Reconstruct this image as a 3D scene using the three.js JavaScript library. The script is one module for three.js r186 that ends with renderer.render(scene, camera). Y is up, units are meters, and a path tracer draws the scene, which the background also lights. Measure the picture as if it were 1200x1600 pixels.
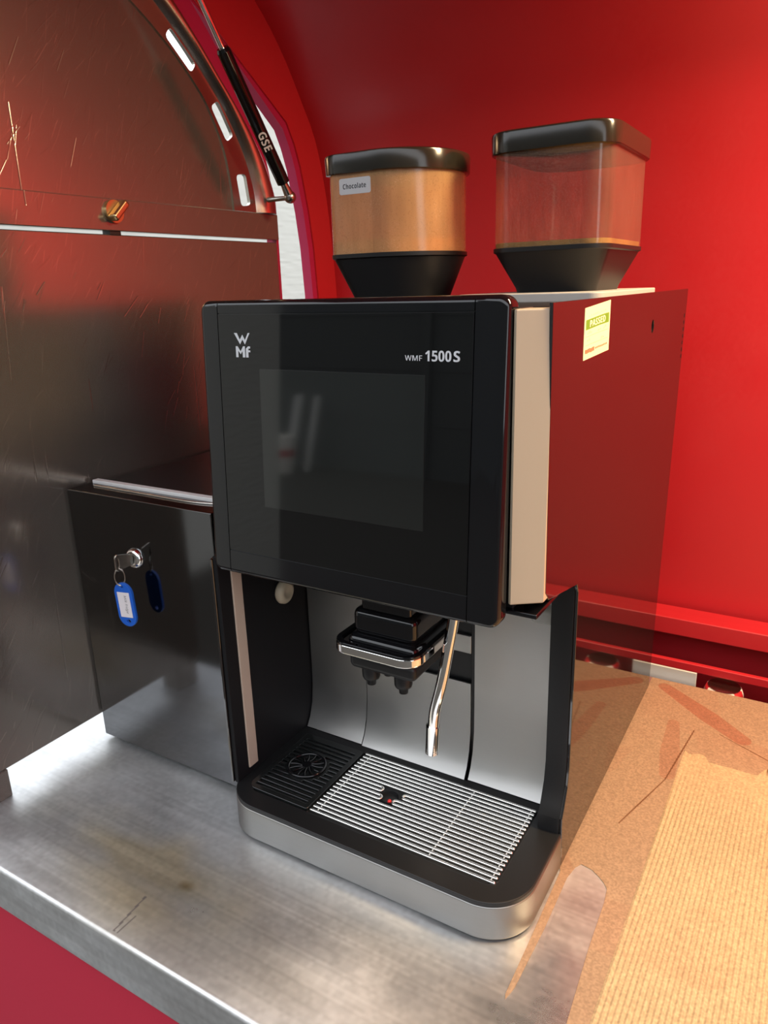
import * as THREE from 'three';
import { RoundedBoxGeometry } from 'three/addons/geometries/RoundedBoxGeometry.js';
import { mergeGeometries, mergeVertices, toCreasedNormals } from 'three/addons/utils/BufferGeometryUtils.js';
import { RectAreaLightUniformsLib } from 'three/addons/lights/RectAreaLightUniformsLib.js';
import { FontLoader } from 'three/addons/loaders/FontLoader.js';
import { TextGeometry } from 'three/addons/geometries/TextGeometry.js';
import { Brush, Evaluator, SUBTRACTION, ADDITION } from 'three-bvh-csg';

/* ---------- camera, sky, exposure ---------- */
const scene = new THREE.Scene();
const camera = new THREE.PerspectiveCamera(69.28, 0.75, 0.01, 100);
camera.position.set(0.4917, 0.535, 0.4759);
camera.rotation.order = 'YXZ';
camera.rotation.set(-0.2955, 0.549, -0.031);
scene.background = new THREE.Color().setRGB(0.90, 0.94, 1.0);
scene.backgroundIntensity = 2.9;
const renderer = new THREE.WebGLRenderer({ antialias: true });
renderer.toneMapping = THREE.LinearToneMapping;
renderer.toneMappingExposure = 1.0;
renderer.shadowMap.enabled = true;
const WARM = new THREE.Color().setRGB(1.0, 0.74, 0.44);

/* ceiling lamp: warm panel under the roof, right of the machine */
RectAreaLightUniformsLib.init();
const LAMP = { x: .88, y: .990, z: -.24, w: .60, d: .14, power: 92 };
{ const l = new THREE.RectAreaLight(WARM, LAMP.power, LAMP.w, LAMP.d); l.position.set(LAMP.x, LAMP.y, LAMP.z); l.lookAt(LAMP.x, 0, LAMP.z); l.castShadow = true; scene.add(l); l.name = 'lamp_light'; }

/* ---------- helpers ---------- */
let seed = 7;
const rnd = () => { seed = (seed * 16807) % 2147483647; return seed / 2147483647; };
const rr = (a, b) => a + (b - a) * rnd();
const V2 = (x, y) => new THREE.Vector2(x, y), V3 = (x, y, z) => new THREE.Vector3(x, y, z);
const creased = (g, a) => { g.scale(1e4, 1e4, 1e4); const r = toCreasedNormals(g, a); r.scale(1e-4, 1e-4, 1e-4); return r; };
const taken = new Map();
function numbered(n) { const k = taken.get(n) || 0; taken.set(n, k + 1); return k ? `${n}_${String(k).padStart(3, '0')}` : n; }
function mesh(name, geo, mat, parent = scene) {
  const m = new THREE.Mesh(Array.isArray(geo) ? join(geo) : geo, mat);
  m.name = parent === scene ? numbered(name) : name;
  m.castShadow = m.receiveShadow = true;
  parent.add(m); return m;
}
function join(list) {
  const l = list.map(g => { const n = g.index ? g.toNonIndexed() : g; for (const k of Object.keys(n.attributes)) if (!['position', 'normal', 'uv'].includes(k)) n.deleteAttribute(k); return n; });
  return mergeGeometries(l);
}
function tag(o, label, category, group) { o.userData.label = label; o.userData.category = category; if (group) o.userData.group = group; return o; }
function structure(name, geo, mat, label, category) { const m = mesh(name, geo, mat); m.userData.kind = 'structure'; tag(m, label, category); return m; }
function thing(name, pos, label, category, group) { const g = new THREE.Group(); g.name = numbered(name); g.position.set(...pos); scene.add(g); tag(g, label, category, group); return g; }
// box given by its limits, slightly rounded edges
function bx(x0, x1, y0, y1, z0, z1, r = 0.0008, seg = 2) {
  const w = x1 - x0, h = y1 - y0, d = z1 - z0;
  const g = r > 0 ? new RoundedBoxGeometry(w, h, d, seg, Math.min(r, w / 2.01, h / 2.01, d / 2.01)) : new THREE.BoxGeometry(w, h, d);
  g.translate((x0 + x1) / 2, (y0 + y1) / 2, (z0 + z1) / 2); return g;
}
function boxUV(g, s = 1) {            // uv in metres, by the dominant axis
  const p = g.attributes.position, n = g.attributes.normal, uv = new Float32Array(p.count * 2);
  for (let i = 0; i < p.count; i++) {
    const ax = Math.abs(n.getX(i)), ay = Math.abs(n.getY(i)), az = Math.abs(n.getZ(i));
    let u, v; if (ay >= ax && ay >= az) { u = p.getX(i); v = -p.getZ(i); } else if (ax >= az) { u = p.getZ(i); v = p.getY(i); } else { u = p.getX(i); v = p.getY(i); }
    uv[2 * i] = u / s; uv[2 * i + 1] = v / s;
  }
  g.setAttribute('uv', new THREE.BufferAttribute(uv, 2)); return g;
}
function cyl(r0, r1, h, seg = 32, open = false) { return new THREE.CylinderGeometry(r1, r0, h, seg, 1, open); }
function tube(pts, r, seg = 40, rad = 12, closed = false) { return new THREE.TubeGeometry(new THREE.CatmullRomCurve3(pts.map(p => V3(...p)), closed), seg, r, rad, closed); }
// prism of a (z, y) outline between two x
function prismX(pts, x0, x1, bevel = 0) {
  const s = new THREE.Shape(pts.map(([z, y]) => V2(-z, y)));
  return prismShape(s, x0, x1, bevel);
}
function prismShape(s, x0, x1, bevel = 0, curveSegments = 12) {
  const g = new THREE.ExtrudeGeometry(s, { depth: x1 - x0 - 2 * bevel, bevelEnabled: bevel > 0, bevelThickness: bevel, bevelSize: bevel, bevelOffset: -bevel, bevelSegments: 2, curveSegments });
  g.translate(0, 0, bevel); g.rotateY(Math.PI / 2); g.translate(x0, 0, 0); return g;   // shape x -> -z, extrusion -> +x
}
// prism of an (x, z) outline between two y
function prismY(shape, y0, y1, bevel = 0, curveSegments = 16) {
  const g = new THREE.ExtrudeGeometry(shape, { depth: y1 - y0 - 2 * bevel, bevelEnabled: bevel > 0, bevelThickness: bevel, bevelSize: bevel, bevelOffset: -bevel, bevelSegments: 3, curveSegments });
  g.translate(0, 0, bevel); g.rotateX(-Math.PI / 2); g.translate(0, y0, 0); return g;     // shape y -> -z
}
function rrShape(x0, x1, z0, z1, r) {   // rounded rectangle in (x, -z); r = [backleft, backright, frontright, frontleft] or a number
  const [a, b, c, d] = Array.isArray(r) ? r : [r, r, r, r];
  const s = new THREE.Shape(), lo = -z1, hi = -z0;
  s.moveTo(x0 + d, lo); s.lineTo(x1 - c, lo); if (c) s.absarc(x1 - c, lo + c, c, -Math.PI / 2, 0);
  s.lineTo(x1, hi - b); if (b) s.absarc(x1 - b, hi - b, b, 0, Math.PI / 2);
  s.lineTo(x0 + a, hi); if (a) s.absarc(x0 + a, hi - a, a, Math.PI / 2, Math.PI);
  s.lineTo(x0, lo + d); if (d) s.absarc(x0 + d, lo + d, d, Math.PI, Math.PI * 1.5);
  return s;
}
function outline(x0, x1, z0, z1, r, n = 10) {     // closed (x, z) ring with rounded corners
  const out = [], c = Array.isArray(r) ? r : [r, r, r, r];
  const cs = [[x1 - c[2], z1 - c[2], c[2], 90], [x1 - c[1], z0 + c[1], c[1], 0], [x0 + c[0], z0 + c[0], c[0], -90], [x0 + c[3], z1 - c[3], c[3], -180]];
  for (const [cx, cz, q, a0] of cs) for (let i = 0; i <= n; i++) { const a = (a0 - 90 * i / n) * Math.PI / 180; out.push([cx + q * Math.cos(a), cz + q * Math.sin(a)]); }
  return out;
}
function loft(rings, capTop = false, capBottom = false) {   // rings: arrays of [x,y,z]
  const n = rings[0].length, pos = [], idx = [], uv = [];
  rings.forEach((R, k) => { let acc = 0; for (let i = 0; i <= n; i++) { const p = R[i % n]; if (i) { const q = R[i - 1]; acc += Math.hypot(p[0] - q[0], p[2] - q[2]); } pos.push(...p); uv.push(acc, p[1]); } });
  const m = n + 1;
  for (let k = 0; k < rings.length - 1; k++) for (let i = 0; i < n; i++) { const a = k * m + i, b = a + 1, c = a + m, d = c + 1; idx.push(a, c, b, b, c, d); }
  const cap = (k, up) => { const R = rings[k]; let cx = 0, cy = 0, cz = 0; for (const p of R) { cx += p[0] / n; cy += p[1] / n; cz += p[2] / n; } const c = pos.length / 3; pos.push(cx, cy, cz); uv.push(cx, cz); const b = pos.length / 3; for (let i = 0; i <= n; i++) { pos.push(...R[i % n]); uv.push(R[i % n][0], R[i % n][2]); } for (let i = 0; i < n; i++) up ? idx.push(c, b + i + 1, b + i) : idx.push(c, b + i, b + i + 1); };
  if (capTop) cap(rings.length - 1, true); if (capBottom) cap(0, false);
  const g = new THREE.BufferGeometry(); g.setAttribute('position', new THREE.Float32BufferAttribute(pos, 3)); g.setAttribute('uv', new THREE.Float32BufferAttribute(uv, 2)); g.setIndex(idx);
  return creased(g, 0.6);
}
const ringAt = (o, y) => o.map(([x, z]) => [x, y, z]);

/* ---------- textures ---------- */
function canvasTex(w, h, draw, srgb = true) {
  const c = document.createElement('canvas'); c.width = w; c.height = h; draw(c.getContext('2d'), w, h);
  const t = new THREE.CanvasTexture(c); t.wrapS = t.wrapT = THREE.RepeatWrapping; if (srgb) t.colorSpace = THREE.SRGBColorSpace; return t;
}
function valueNoise(w, h, cell, s) {                 // tiling value noise
  const gx = Math.max(1, Math.round(w / cell[0])), gy = Math.max(1, Math.round(h / cell[1])), g = new Float32Array(gx * gy); let q = s;
  for (let i = 0; i < g.length; i++) { q = (q * 16807) % 2147483647; g[i] = q / 2147483647; }
  return (x, y) => { const u = x / w * gx, v = y / h * gy, i = Math.floor(u), j = Math.floor(v); let a = u - i, b = v - j; a = a * a * (3 - 2 * a); b = b * b * (3 - 2 * b); const A = (k, l) => g[((l % gy) + gy) % gy * gx + ((k % gx) + gx) % gx]; return (A(i, j) * (1 - a) + A(i + 1, j) * a) * (1 - b) + (A(i, j + 1) * (1 - a) + A(i + 1, j + 1) * a) * b; };
}
function dataTex(w, h, fn, srgb = false) {            // fn -> grey 0..1 or [r,g,b]
  const d = new Uint8Array(w * h * 4);
  for (let y = 0; y < h; y++) for (let x = 0; x < w; x++) { const v = fn(x, y), k = 4 * (y * w + x); const c = Array.isArray(v) ? v : [v, v, v]; for (let i = 0; i < 3; i++) d[k + i] = Math.max(0, Math.min(255, c[i] * 255)); d[k + 3] = 255; }
  const t = new THREE.DataTexture(d, w, h); t.wrapS = t.wrapT = THREE.RepeatWrapping; t.magFilter = THREE.LinearFilter; t.minFilter = THREE.LinearMipmapLinearFilter; t.generateMipmaps = true; if (srgb) t.colorSpace = THREE.SRGBColorSpace; t.needsUpdate = true; return t;
}
const brushed = (() => { const a = valueNoise(512, 512, [64, 2], 11), b = valueNoise(512, 512, [16, 1], 23), c = valueNoise(512, 512, [90, 90], 5); return dataTex(512, 512, (x, y) => .64 + .12 * a(x, y) + .12 * b(x, y) + .12 * c(x, y)); })();
const brushedRep = (u, v) => { const t = brushed.clone(); t.repeat.set(u, v); t.needsUpdate = true; return t; };
const sand = (() => { const a = valueNoise(512, 512, [2, 2], 31), b = valueNoise(512, 512, [7, 7], 41), c = valueNoise(512, 512, [80, 60], 51); return { a, b, c }; })();
const doorScratch = canvasTex(1024, 1024, (g, w, h) => {   // roughness: fine wiped arcs and long scratches
  g.fillStyle = 'rgb(150,150,150)'; g.fillRect(0, 0, w, h);
  for (let i = 0; i < 90; i++) { const x = rr(0, w), y = rr(0, h), r = rr(40, 160), a = rr(.02, .07); const gr = g.createRadialGradient(x, y, 0, x, y, r); const v = rnd() < .5 ? 255 : 90; gr.addColorStop(0, `rgba(${v},${v},${v},${a})`); gr.addColorStop(1, `rgba(${v},${v},${v},0)`); g.fillStyle = gr; g.fillRect(x - r, y - r, 2 * r, 2 * r); }
  for (let i = 0; i < 1500; i++) { const x = rr(0, w), y = rr(0, h), l = rr(10, 60), an = -2.1 + rr(-.35, .35); g.strokeStyle = `rgba(255,255,255,${rr(.05, .3)})`; g.lineWidth = rr(.5, 1.2); g.beginPath(); g.moveTo(x, y); g.lineTo(x + l * Math.cos(an), y + l * Math.sin(an)); g.stroke(); }
}, false);
const doorBump = canvasTex(1024, 1024, (g, w, h) => {
  g.fillStyle = 'rgb(128,128,128)'; g.fillRect(0, 0, w, h);
  for (let i = 0; i < 420; i++) { const x = rr(0, w), y = rr(0, h), l = rr(10, 70), an = -2.1 + rr(-.3, .3); g.strokeStyle = `rgba(20,20,20,${rr(.1, .6)})`; g.lineWidth = rr(.5, 1.4); g.beginPath(); g.moveTo(x, y); g.lineTo(x + l * Math.cos(an), y + l * Math.sin(an)); g.stroke(); }
  for (let i = 0; i < 12; i++) { const x = rr(0, w), y = rr(0, h), l = rr(60, 260), an = 1.5 + rr(-.08, .08); g.strokeStyle = `rgba(10,10,10,${rr(.4, .9)})`; g.lineWidth = rr(.8, 1.6); g.beginPath(); g.moveTo(x, y); g.lineTo(x + l * Math.cos(an), y + l * Math.sin(an)); g.stroke(); }
}, false);

const doorColor = canvasTex(1024, 1024, (g, w, h) => {      // bare steel with paler scratch marks
  g.fillStyle = 'rgb(188,186,182)'; g.fillRect(0, 0, w, h);
  for (let i = 0; i < 1100; i++) { const x = rr(0, w), y = rr(0, h), l = rr(8, 55), an = -2.1 + rr(-.35, .35); g.strokeStyle = `rgba(255,252,246,${rr(.15, .8)})`; g.lineWidth = rr(.5, 1.3); g.beginPath(); g.moveTo(x, y); g.lineTo(x + l * Math.cos(an), y + l * Math.sin(an)); g.stroke(); }
  for (let i = 0; i < 500; i++) { const x = rr(0, w), y = rr(0, h), l = rr(8, 50), an = -2.1 + rr(-.5, .5); g.strokeStyle = `rgba(120,112,104,${rr(.08, .35)})`; g.lineWidth = rr(.6, 1.6); g.beginPath(); g.moveTo(x, y); g.lineTo(x + l * Math.cos(an), y + l * Math.sin(an)); g.stroke(); }
});

/* ---------- materials ---------- */
const std = (o) => new THREE.MeshPhysicalMaterial(o);
const lin = (r, g, b) => new THREE.Color().setRGB(r, g, b);
const paintTex = (() => { const a = valueNoise(512, 512, [3, 3], 77), b = valueNoise(512, 512, [64, 64], 78); return dataTex(512, 512, (x, y) => .55 + .25 * a(x, y) + .2 * b(x, y)); })();
const M = {
  red: std({ color: lin(.47, .016, .023), roughness: .50, roughnessMap: paintTex }),
  redFront: std({ color: lin(.46, .018, .045), roughness: .45 }),
  black: std({ color: lin(.010, .010, .011), roughness: .42 }),
  matt: std({ color: lin(.006, .006, .007), roughness: .6, specularIntensity: .35 }),
  insert: std({ color: lin(.010, .011, .011), roughness: .20, ior: 1.6 }),
  satin: std({ color: lin(.009, .009, .0095), roughness: .42, specularIntensity: .7 }),
  gloss: std({ color: lin(.005, .005, .006), roughness: .07, ior: 1.5 }),
  glass: std({ color: lin(.004, .004, .004), roughness: .03, ior: 1.5 }),
  screen: std({ color: lin(.010, .011, .010), roughness: .05, ior: 1.62 }),
  side: std({ color: lin(.010, .008, .008), roughness: .05, ior: 2.0 }),
  cream: std({ color: lin(.47, .39, .28), roughness: .45, clearcoat: .2, clearcoatRoughness: .3 }),
  beige: std({ color: lin(.42, .33, .26), roughness: .5 }),
  greyPlastic: std({ color: lin(.48, .46, .42), roughness: .5 }),
  steel: std({ color: lin(.55, .54, .52), metalness: 1, roughness: .52, roughnessMap: brushedRep(3, 3) }),
  tray: std({ color: lin(.27, .265, .255), metalness: 1, roughness: .5, roughnessMap: brushedRep(3, 3) }),
  bar: std({ color: lin(.80, .79, .76), metalness: 1, roughness: .25 }),
  chrome: std({ color: lin(.86, .85, .83), metalness: 1, roughness: .06 }),
  trim: std({ color: lin(.58, .55, .49), metalness: 1, roughness: .26 }),
  brass: std({ color: lin(.72, .56, .30), metalness: 1, roughness: .28 }),
  nickel: std({ color: lin(.50, .47, .43), metalness: 1, roughness: .25 }),
  door: std({ color: lin(.64, .58, .53), map: doorColor, metalness: .80, roughness: .30, roughnessMap: doorScratch, bumpMap: doorBump, bumpScale: .0008 }),
  fridge: std({ color: lin(.125, .125, .13), metalness: 1, roughness: .09 }),
  fridgeTop: std({ color: lin(.02, .02, .02), roughness: .14, ior: 1.8 }),
  white: std({ color: lin(.75, .75, .74), roughness: .4 }),
  rubber: std({ color: lin(.02, .02, .02), roughness: .8 }),
  blue: std({ color: lin(.010, .10, .50), roughness: .35 }),
  print: std({ color: lin(.62, .64, .66), roughness: .4 }),
  ink: std({ color: lin(.03, .03, .035), roughness: .6 }),
  redDot: std({ color: lin(.7, .02, .02), roughness: .3 }),
};

/* ================= the setting ================= */
// counter: brushed steel top with a rounded front edge
const SC = [.008, .164, .003, .124, .0124, .144];
const CT = (() => {
  const W = 1024, H = 640, n1 = valueNoise(W, H, [110, 60], 91), n2 = valueNoise(W, H, [28, 18], 92), n3 = valueNoise(W, H, [160, 2], 93), n4 = valueNoise(W, H, [3, 3], 94);
  const stain = (x, y, cx, cy, rx, ry) => Math.max(0, 1 - Math.hypot((x - cx) / rx, (y - cy) / ry));
  // pixel (x,y): X = -0.5 + x/W*1.28 ; Z = 0.18 - y/H*0.8 (v up = -z)
  const px = X => (X + .5) / 1.28 * W, py = Z => (.18 - Z) / .8 * H;
  const rough = dataTex(W, H, (x, y) => .30 + .42 * n1(x, y) + .28 * n2(x, y) + .04 * n3(x, y) + .06 * n4(x, y));
  const col = dataTex(W, H, (x, y) => {
    const m = .78 + .10 * n1(x, y) + .06 * n3(x, y) + .06 * n4(x, y);
    let s = .75 * stain(x, y, px(.01), py(.105), 110, 55) * (.3 + 1.1 * n2(x, y)) + .6 * stain(x, y, px(-.07), py(.085), 110, 40) * n2(x, y) * 1.3 + .6 * stain(x, y, px(.02), py(.13), 160, 40) * n1(x, y);
    s = Math.min(.8, s); const d = .8 * stain(x, y, px(.027), py(.0955), 9, 6);
    const ln = (x0, y0, x1, y1, w) => { const dx = x1 - x0, dy = y1 - y0, t = Math.max(0, Math.min(1, ((x - x0) * dx + (y - y0) * dy) / (dx * dx + dy * dy))); return Math.hypot(x - x0 - t * dx, y - y0 - t * dy) < w; }; if (ln(px(SC[0]), py(SC[1]), px(SC[2]), py(SC[3]), .7) || ln(px(SC[0] + .004), py(SC[1]), px(SC[4]), py(SC[5]), .6)) return [.60, .57, .55]; return [m * (1 - .12 * s - .25 * d), m * (1 - .19 * s - .28 * d), m * (1 - .33 * s - .32 * d)];
  }, true);
  const bump = canvasTex(1024, 640, (g, w, h) => {
    g.fillStyle = '#808080'; g.fillRect(0, 0, w, h);
    for (let i = 0; i < 260; i++) { const x = rr(0, w), y = rr(0, h), l = rr(8, 60), a = rr(0, 6.28); g.strokeStyle = `rgba(20,20,20,${rr(.1, .5)})`; g.lineWidth = rr(.4, 1.0); g.beginPath(); g.moveTo(x, y); g.quadraticCurveTo(x + l * .5 * Math.cos(a) + rr(-6, 6), y + l * .5 * Math.sin(a) + rr(-6, 6), x + l * Math.cos(a), y + l * Math.sin(a)); g.stroke(); }
    const dent = g.createRadialGradient(px(.027), 640 - py(.0955), 0, px(.027), 640 - py(.0955), 16); dent.addColorStop(0, 'rgba(0,0,0,.9)'); dent.addColorStop(1, 'rgba(0,0,0,0)'); g.fillStyle = dent; g.fillRect(0, 0, w, h);
  }, false);
  return { rough, col, bump };
})();
M.counter = std({ color: lin(.77, .78, .78), map: CT.col, metalness: .83, roughness: .62, roughnessMap: CT.rough, bumpMap: CT.bump, bumpScale: .0006 });
function counterUV(g) { const p = g.attributes.position, uv = new Float32Array(p.count * 2); for (let i = 0; i < p.count; i++) { uv[2 * i] = (p.getX(i) + .5) / 1.28; uv[2 * i + 1] = (.18 - p.getZ(i)) / .8 + (p.getY(i) < -.003 ? p.getY(i) : 0); } g.setAttribute('uv', new THREE.BufferAttribute(uv, 2)); return g; }
const counter = mesh('steel_counter', counterUV(bx(-.75, 1.55, -.055, 0, -.507, .170, .004, 3)), M.counter);
tag(counter, 'scratched stainless steel counter top with a rounded front edge under the coffee machine', 'counter');
structure('wall_front', bx(-.28, 1.6, -.85, -.055, .135, .160, 0), M.redFront, 'crimson painted panel below the front edge of the steel counter', 'wall');

// trailer shell: rear wall that curves over into the roof; outline (z, y)
const prof = new THREE.CatmullRomCurve3([[-.66, -.87], [-.66, -.3], [-.658, .15], [-.650, .50], [-.642, .60], [-.629, .69], [-.606, .768], [-.576, .815], [-.540, .866], [-.505, .904], [-.474, .930], [-.41, .972], [-.32, 1.02], [-.2, 1.062], [-.05, 1.09], [.12, 1.10], [.45, 1.10]].map(([z, y]) => V3(z, y, 0)), false, 'centripetal').getSpacedPoints(120).map(p => [p.x, p.y]);
function shellPart(lo, hi) {
  const c = prof.slice(lo, hi + 1), out = [];
  c.forEach(([z, y], i) => { const a = c[Math.max(0, i - 1)], b = c[Math.min(c.length - 1, i + 1)]; let tz = b[0] - a[0], ty = b[1] - a[1]; const l = Math.hypot(tz, ty); out.push([z - ty / l * .02, y + tz / l * .02]); });
  return boxUV(creased(prismX([...c, ...out.reverse()], -.30, 1.62), .5), .4);
}
const cut = prof.findIndex(([z, y]) => y > .80);
structure('wall_back', shellPart(0, cut), M.red, 'glossy red rear wall of the trailer behind the coffee machine', 'wall');
structure('ceiling', shellPart(cut, 120), M.red, 'red roof curving over from the rear wall above the bean hopper', 'ceiling');
structure('floor', bx(-.30, 1.62, -.90, -.87, -.68, .16, 0), std({ color: lin(.12, .12, .12), roughness: .7 }), 'dark floor of the trailer below the counter', 'floor');
structure('wall_right', bx(1.60, 1.62, -.87, 1.12, -.68, .45, 0), M.red, 'red end wall of the trailer beyond the counter', 'wall');
{ // left end wall with the hatch opening
  const outer = prof.filter(([z, y]) => y > -.88).map(([z, y]) => V2(-z, y));
  const s = new THREE.Shape([...outer, V2(-.45, 1.04), V2(-.158, 1.04), V2(-.158, -.87)]);
  const hole = new THREE.Path([V2(.600, -.055), V2(.5975, .40), V2(.5945, .523), V2(.589, .60), V2(.5803, .656), V2(.5645, .7205), V2(.552, .752), V2(.5349, .7804), V2(.3995, .868), V2(.3761, .884), V2(.30, .93), V2(.2, .97), V2(.0, 1.0), V2(-.150, 1.01), V2(-.150, -.055)]);
  s.holes.push(hole);
  structure('wall_left', prismShape(s, -.30, -.28), M.red, 'red end wall with an arched hatch opening behind the steel door', 'wall');
  const edge = [[-.5975, .0], [-.5975, .40], [-.5945, .523], [-.589, .60], [-.5803, .656], [-.5645, .7205], [-.552, .752], [-.5349, .7804], [-.3995, .868], [-.3761, .884], [-.30, .93], [-.2, .97]];
  const rings = edge.map(([z, y], i) => { const a = edge[Math.max(0, i - 1)], b = edge[Math.min(edge.length - 1, i + 1)]; let tz = b[0] - a[0], ty = b[1] - a[1]; const l = Math.hypot(tz, ty), nz = ty / l, ny = -tz / l; const e = y > .79 ? .003 : .012; return [[-.283, y, z], [-.300, y, z], [-.300, y + ny * e, z + nz * e], [-.283, y + ny * e, z + nz * e]]; });
  const g = loft(rings);
  structure('trim_1', g, std({ color: lin(.42, .010, .07), roughness: .5 }), 'magenta rubber seal lining the arched hatch opening', 'seal');
}
// red ledge and lip along the foot of the rear wall
structure('trim_2', bx(-.28, 1.6, .022, .0493, -.652, -.606, .002), M.red, 'red ledge running along the foot of the rear wall', 'trim');
structure('trim_3', bx(-.28, 1.6, -.0085, .004, -.568, -.560, .0015), M.red, 'narrow red rail in front of the dark recess below the ledge', 'trim');

/* ================= coffee machine ================= */
const font = await new FontLoader().loadAsync('fonts/droid/droid_sans_bold.typeface.json');
const fontR = await new FontLoader().loadAsync('fonts/droid/droid_sans_regular.typeface.json');
function text(str, size, fit, f = font, depth = .00025) {     // lettering scaled to a width, origin at its lower left
  const g = new TextGeometry(str, { font: f, size, depth, curveSegments: 6, bevelEnabled: false }); g.computeBoundingBox();
  const b = g.boundingBox; g.translate(-b.min.x, -b.min.y, 0); if (fit) g.scale(fit / (b.max.x - b.min.x), 1, 1); return g;
}
const cm = thing('coffee_machine', [0, 0, 0], 'black bean-to-cup coffee machine with a large touch display and steel drip tray', 'coffee machine');
{
  // body
  mesh('body', [bx(.003, .3235, .297, .5185, -.508, -.040, .003), bx(.0235, .3035, .297, .5185, -.045, -.0160, .001), bx(.009, .3235, .012, .297, -.468, -.147, .002)], M.black, cm);
  // right side panel: outline (z, y)
  const sp = [[-.513, .5215], [-.016, .5215], [-.0215, .312], [-.030, .3035], [-.104, .2885], [-.1085, .2800], [-.1090, .105], [-.1060, .085], [-.0985, .068], [-.0930, .058], [-.0930, .050], [-.0965, .0035], [-.472, .0035]];
  const side = new THREE.Shape(sp.map(([z, y]) => V2(-z, y)));
  const sl = new THREE.Path(); sl.absellipse(.3278, .488, .0058, .0065, 0, Math.PI * 2); side.holes.push(sl);
  for (let i = 0; i < 7; i++) { const y = .440 + i * .008; side.holes.push(new THREE.Path([V2(.4995, y), V2(.5035, y + .001), V2(.5035, y + .005), V2(.4995, y + .004)])); }
  mesh('side_panel', prismShape(side, .3237, .3265, .0006), M.side, cm).userData.label = 'mirror-gloss dark right side panel';
  mesh('side_panel', prismX([[-.513, .5215], [-.034, .5215], [-.034, .300], [-.005, .290], [-.004, .041], [-.110, .041], [-.110, .009], [-.472, .009]], 0, .0028, .0006), M.side, cm);
  // light strips beside the head
  const strip = new THREE.Shape([V2(.3040, .0045), V2(.3060, .0035), V2(.3262, .0180), V2(.3262, .0300), V2(.3040, .0300)]);
  const ls = prismY(strip, .3055, .5180, .0012); mesh('light_strip', ls, M.cream, cm).userData.label = 'cream plastic light strip';
  const strip2 = new THREE.Shape([V2(.0225, .0160), V2(.0205, .0170), V2(.0004, .0330), V2(.0004, .0400), V2(.0225, .0400)]);
  mesh('light_strip', prismY(strip2, .3055, .5180, .0012), M.cream, cm).userData.label = 'cream plastic light strip';
  mesh('body_floor', bx(.003, .3235, .2935, .2975, -.30, -.012, .001), M.gloss, cm);
  // left inner wall, its strip and the white knob
  mesh('inner_wall', bx(.0029, .0080, .040, .2935, -.147, -.006, .001), M.matt, cm);
  mesh('light_strip', bx(.0078, .0100, .049, .2930, -.0365, -.0225, .001), M.beige, cm).userData.label = 'beige light strip on the inner wall';
  { const k = new THREE.LatheGeometry([[0, 0], [.0125, 0], [.0135, .002], [.0130, .006], [.0095, .0085], [.0060, .0090], [.0055, .0065], [0, .0065]].map(p => V2(...p)), 32); k.rotateZ(-Math.PI / 2); k.translate(.0080, .2235, -.0985); mesh('knob', k, M.cream, cm).userData.label = 'round cream knob'; }
  // steel back plates with a foot that sweeps forward
  const plate = (x0, x1, top, dz) => { const a = [[-.140, top], [-.140, .120], [-.1395, .090], [-.1365, .068], [-.131, .052], [-.1245, .0415]].map(([z, y]) => [z + dz, y]); const b = a.map(([z, y]) => [z - .002, y]).reverse(); return boxUV(creased(prismX([...a, ...b], x0, x1), .6), .25); };
  mesh('back_plate', plate(.0095, .0850, .2930, 0), M.steel, cm).userData.label = 'brushed steel back plate';
  mesh('back_plate', plate(.0870, .2130, .1455, .002), M.steel, cm).userData.label = 'brushed steel back plate';
  mesh('back_plate', plate(.2165, .3030, .2930, 0), M.steel, cm).userData.label = 'brushed steel back plate';
  mesh('recess', [bx(.085, .2165, .1455, .2930, -.147, -.1435, .0005), bx(.2128, .2168, .04, .293, -.147, -.1400, .0005)], M.black, cm);
  mesh('recess_rail', boxUV(bx(.150, .2125, .178, .198, -.1435, -.1400, .001), .25), M.steel, cm);
  // right front post, curved at its foot
  mesh('front_post', creased(prismX([[-.1075, .2885], [-.1085, .105], [-.1055, .085], [-.0985, .068], [-.0925, .057], [-.0925, .041], [-.147, .041], [-.147, .2885]], .3035, .3236, .0005), .5), M.satin, cm);
  mesh('clear_tab', bx(.282, .3005, .2385, .2500, -.138, -.118, .0015), std({ color: lin(.9, .9, .88), roughness: .1, transmission: .8, thickness: 0 }), cm).userData.label = 'small clear plastic tab';
  mesh('top_plate', prismY(rrShape(.190, .3215, -.36, -.150, .012), .5180, .5255, .001), M.greyPlastic, cm).userData.label = 'pale grey plate under the bean hopper';
  for (const [x, z] of [[.03, -.44], [.29, -.44], [.03, -.14], [.29, -.14]]) { const f = cyl(.014, .016, .0125, 24); f.translate(x, .00625, z); mesh('foot', f, M.rubber, cm); }

  // display head: tilted slab with rounded edge and seams
  const head = new THREE.Mesh(); head.name = 'display_head'; head.castShadow = head.receiveShadow = true; cm.add(head);
  head.position.set(0, .528, 0); head.rotation.x = -Math.atan2(.0135, .237);
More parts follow.
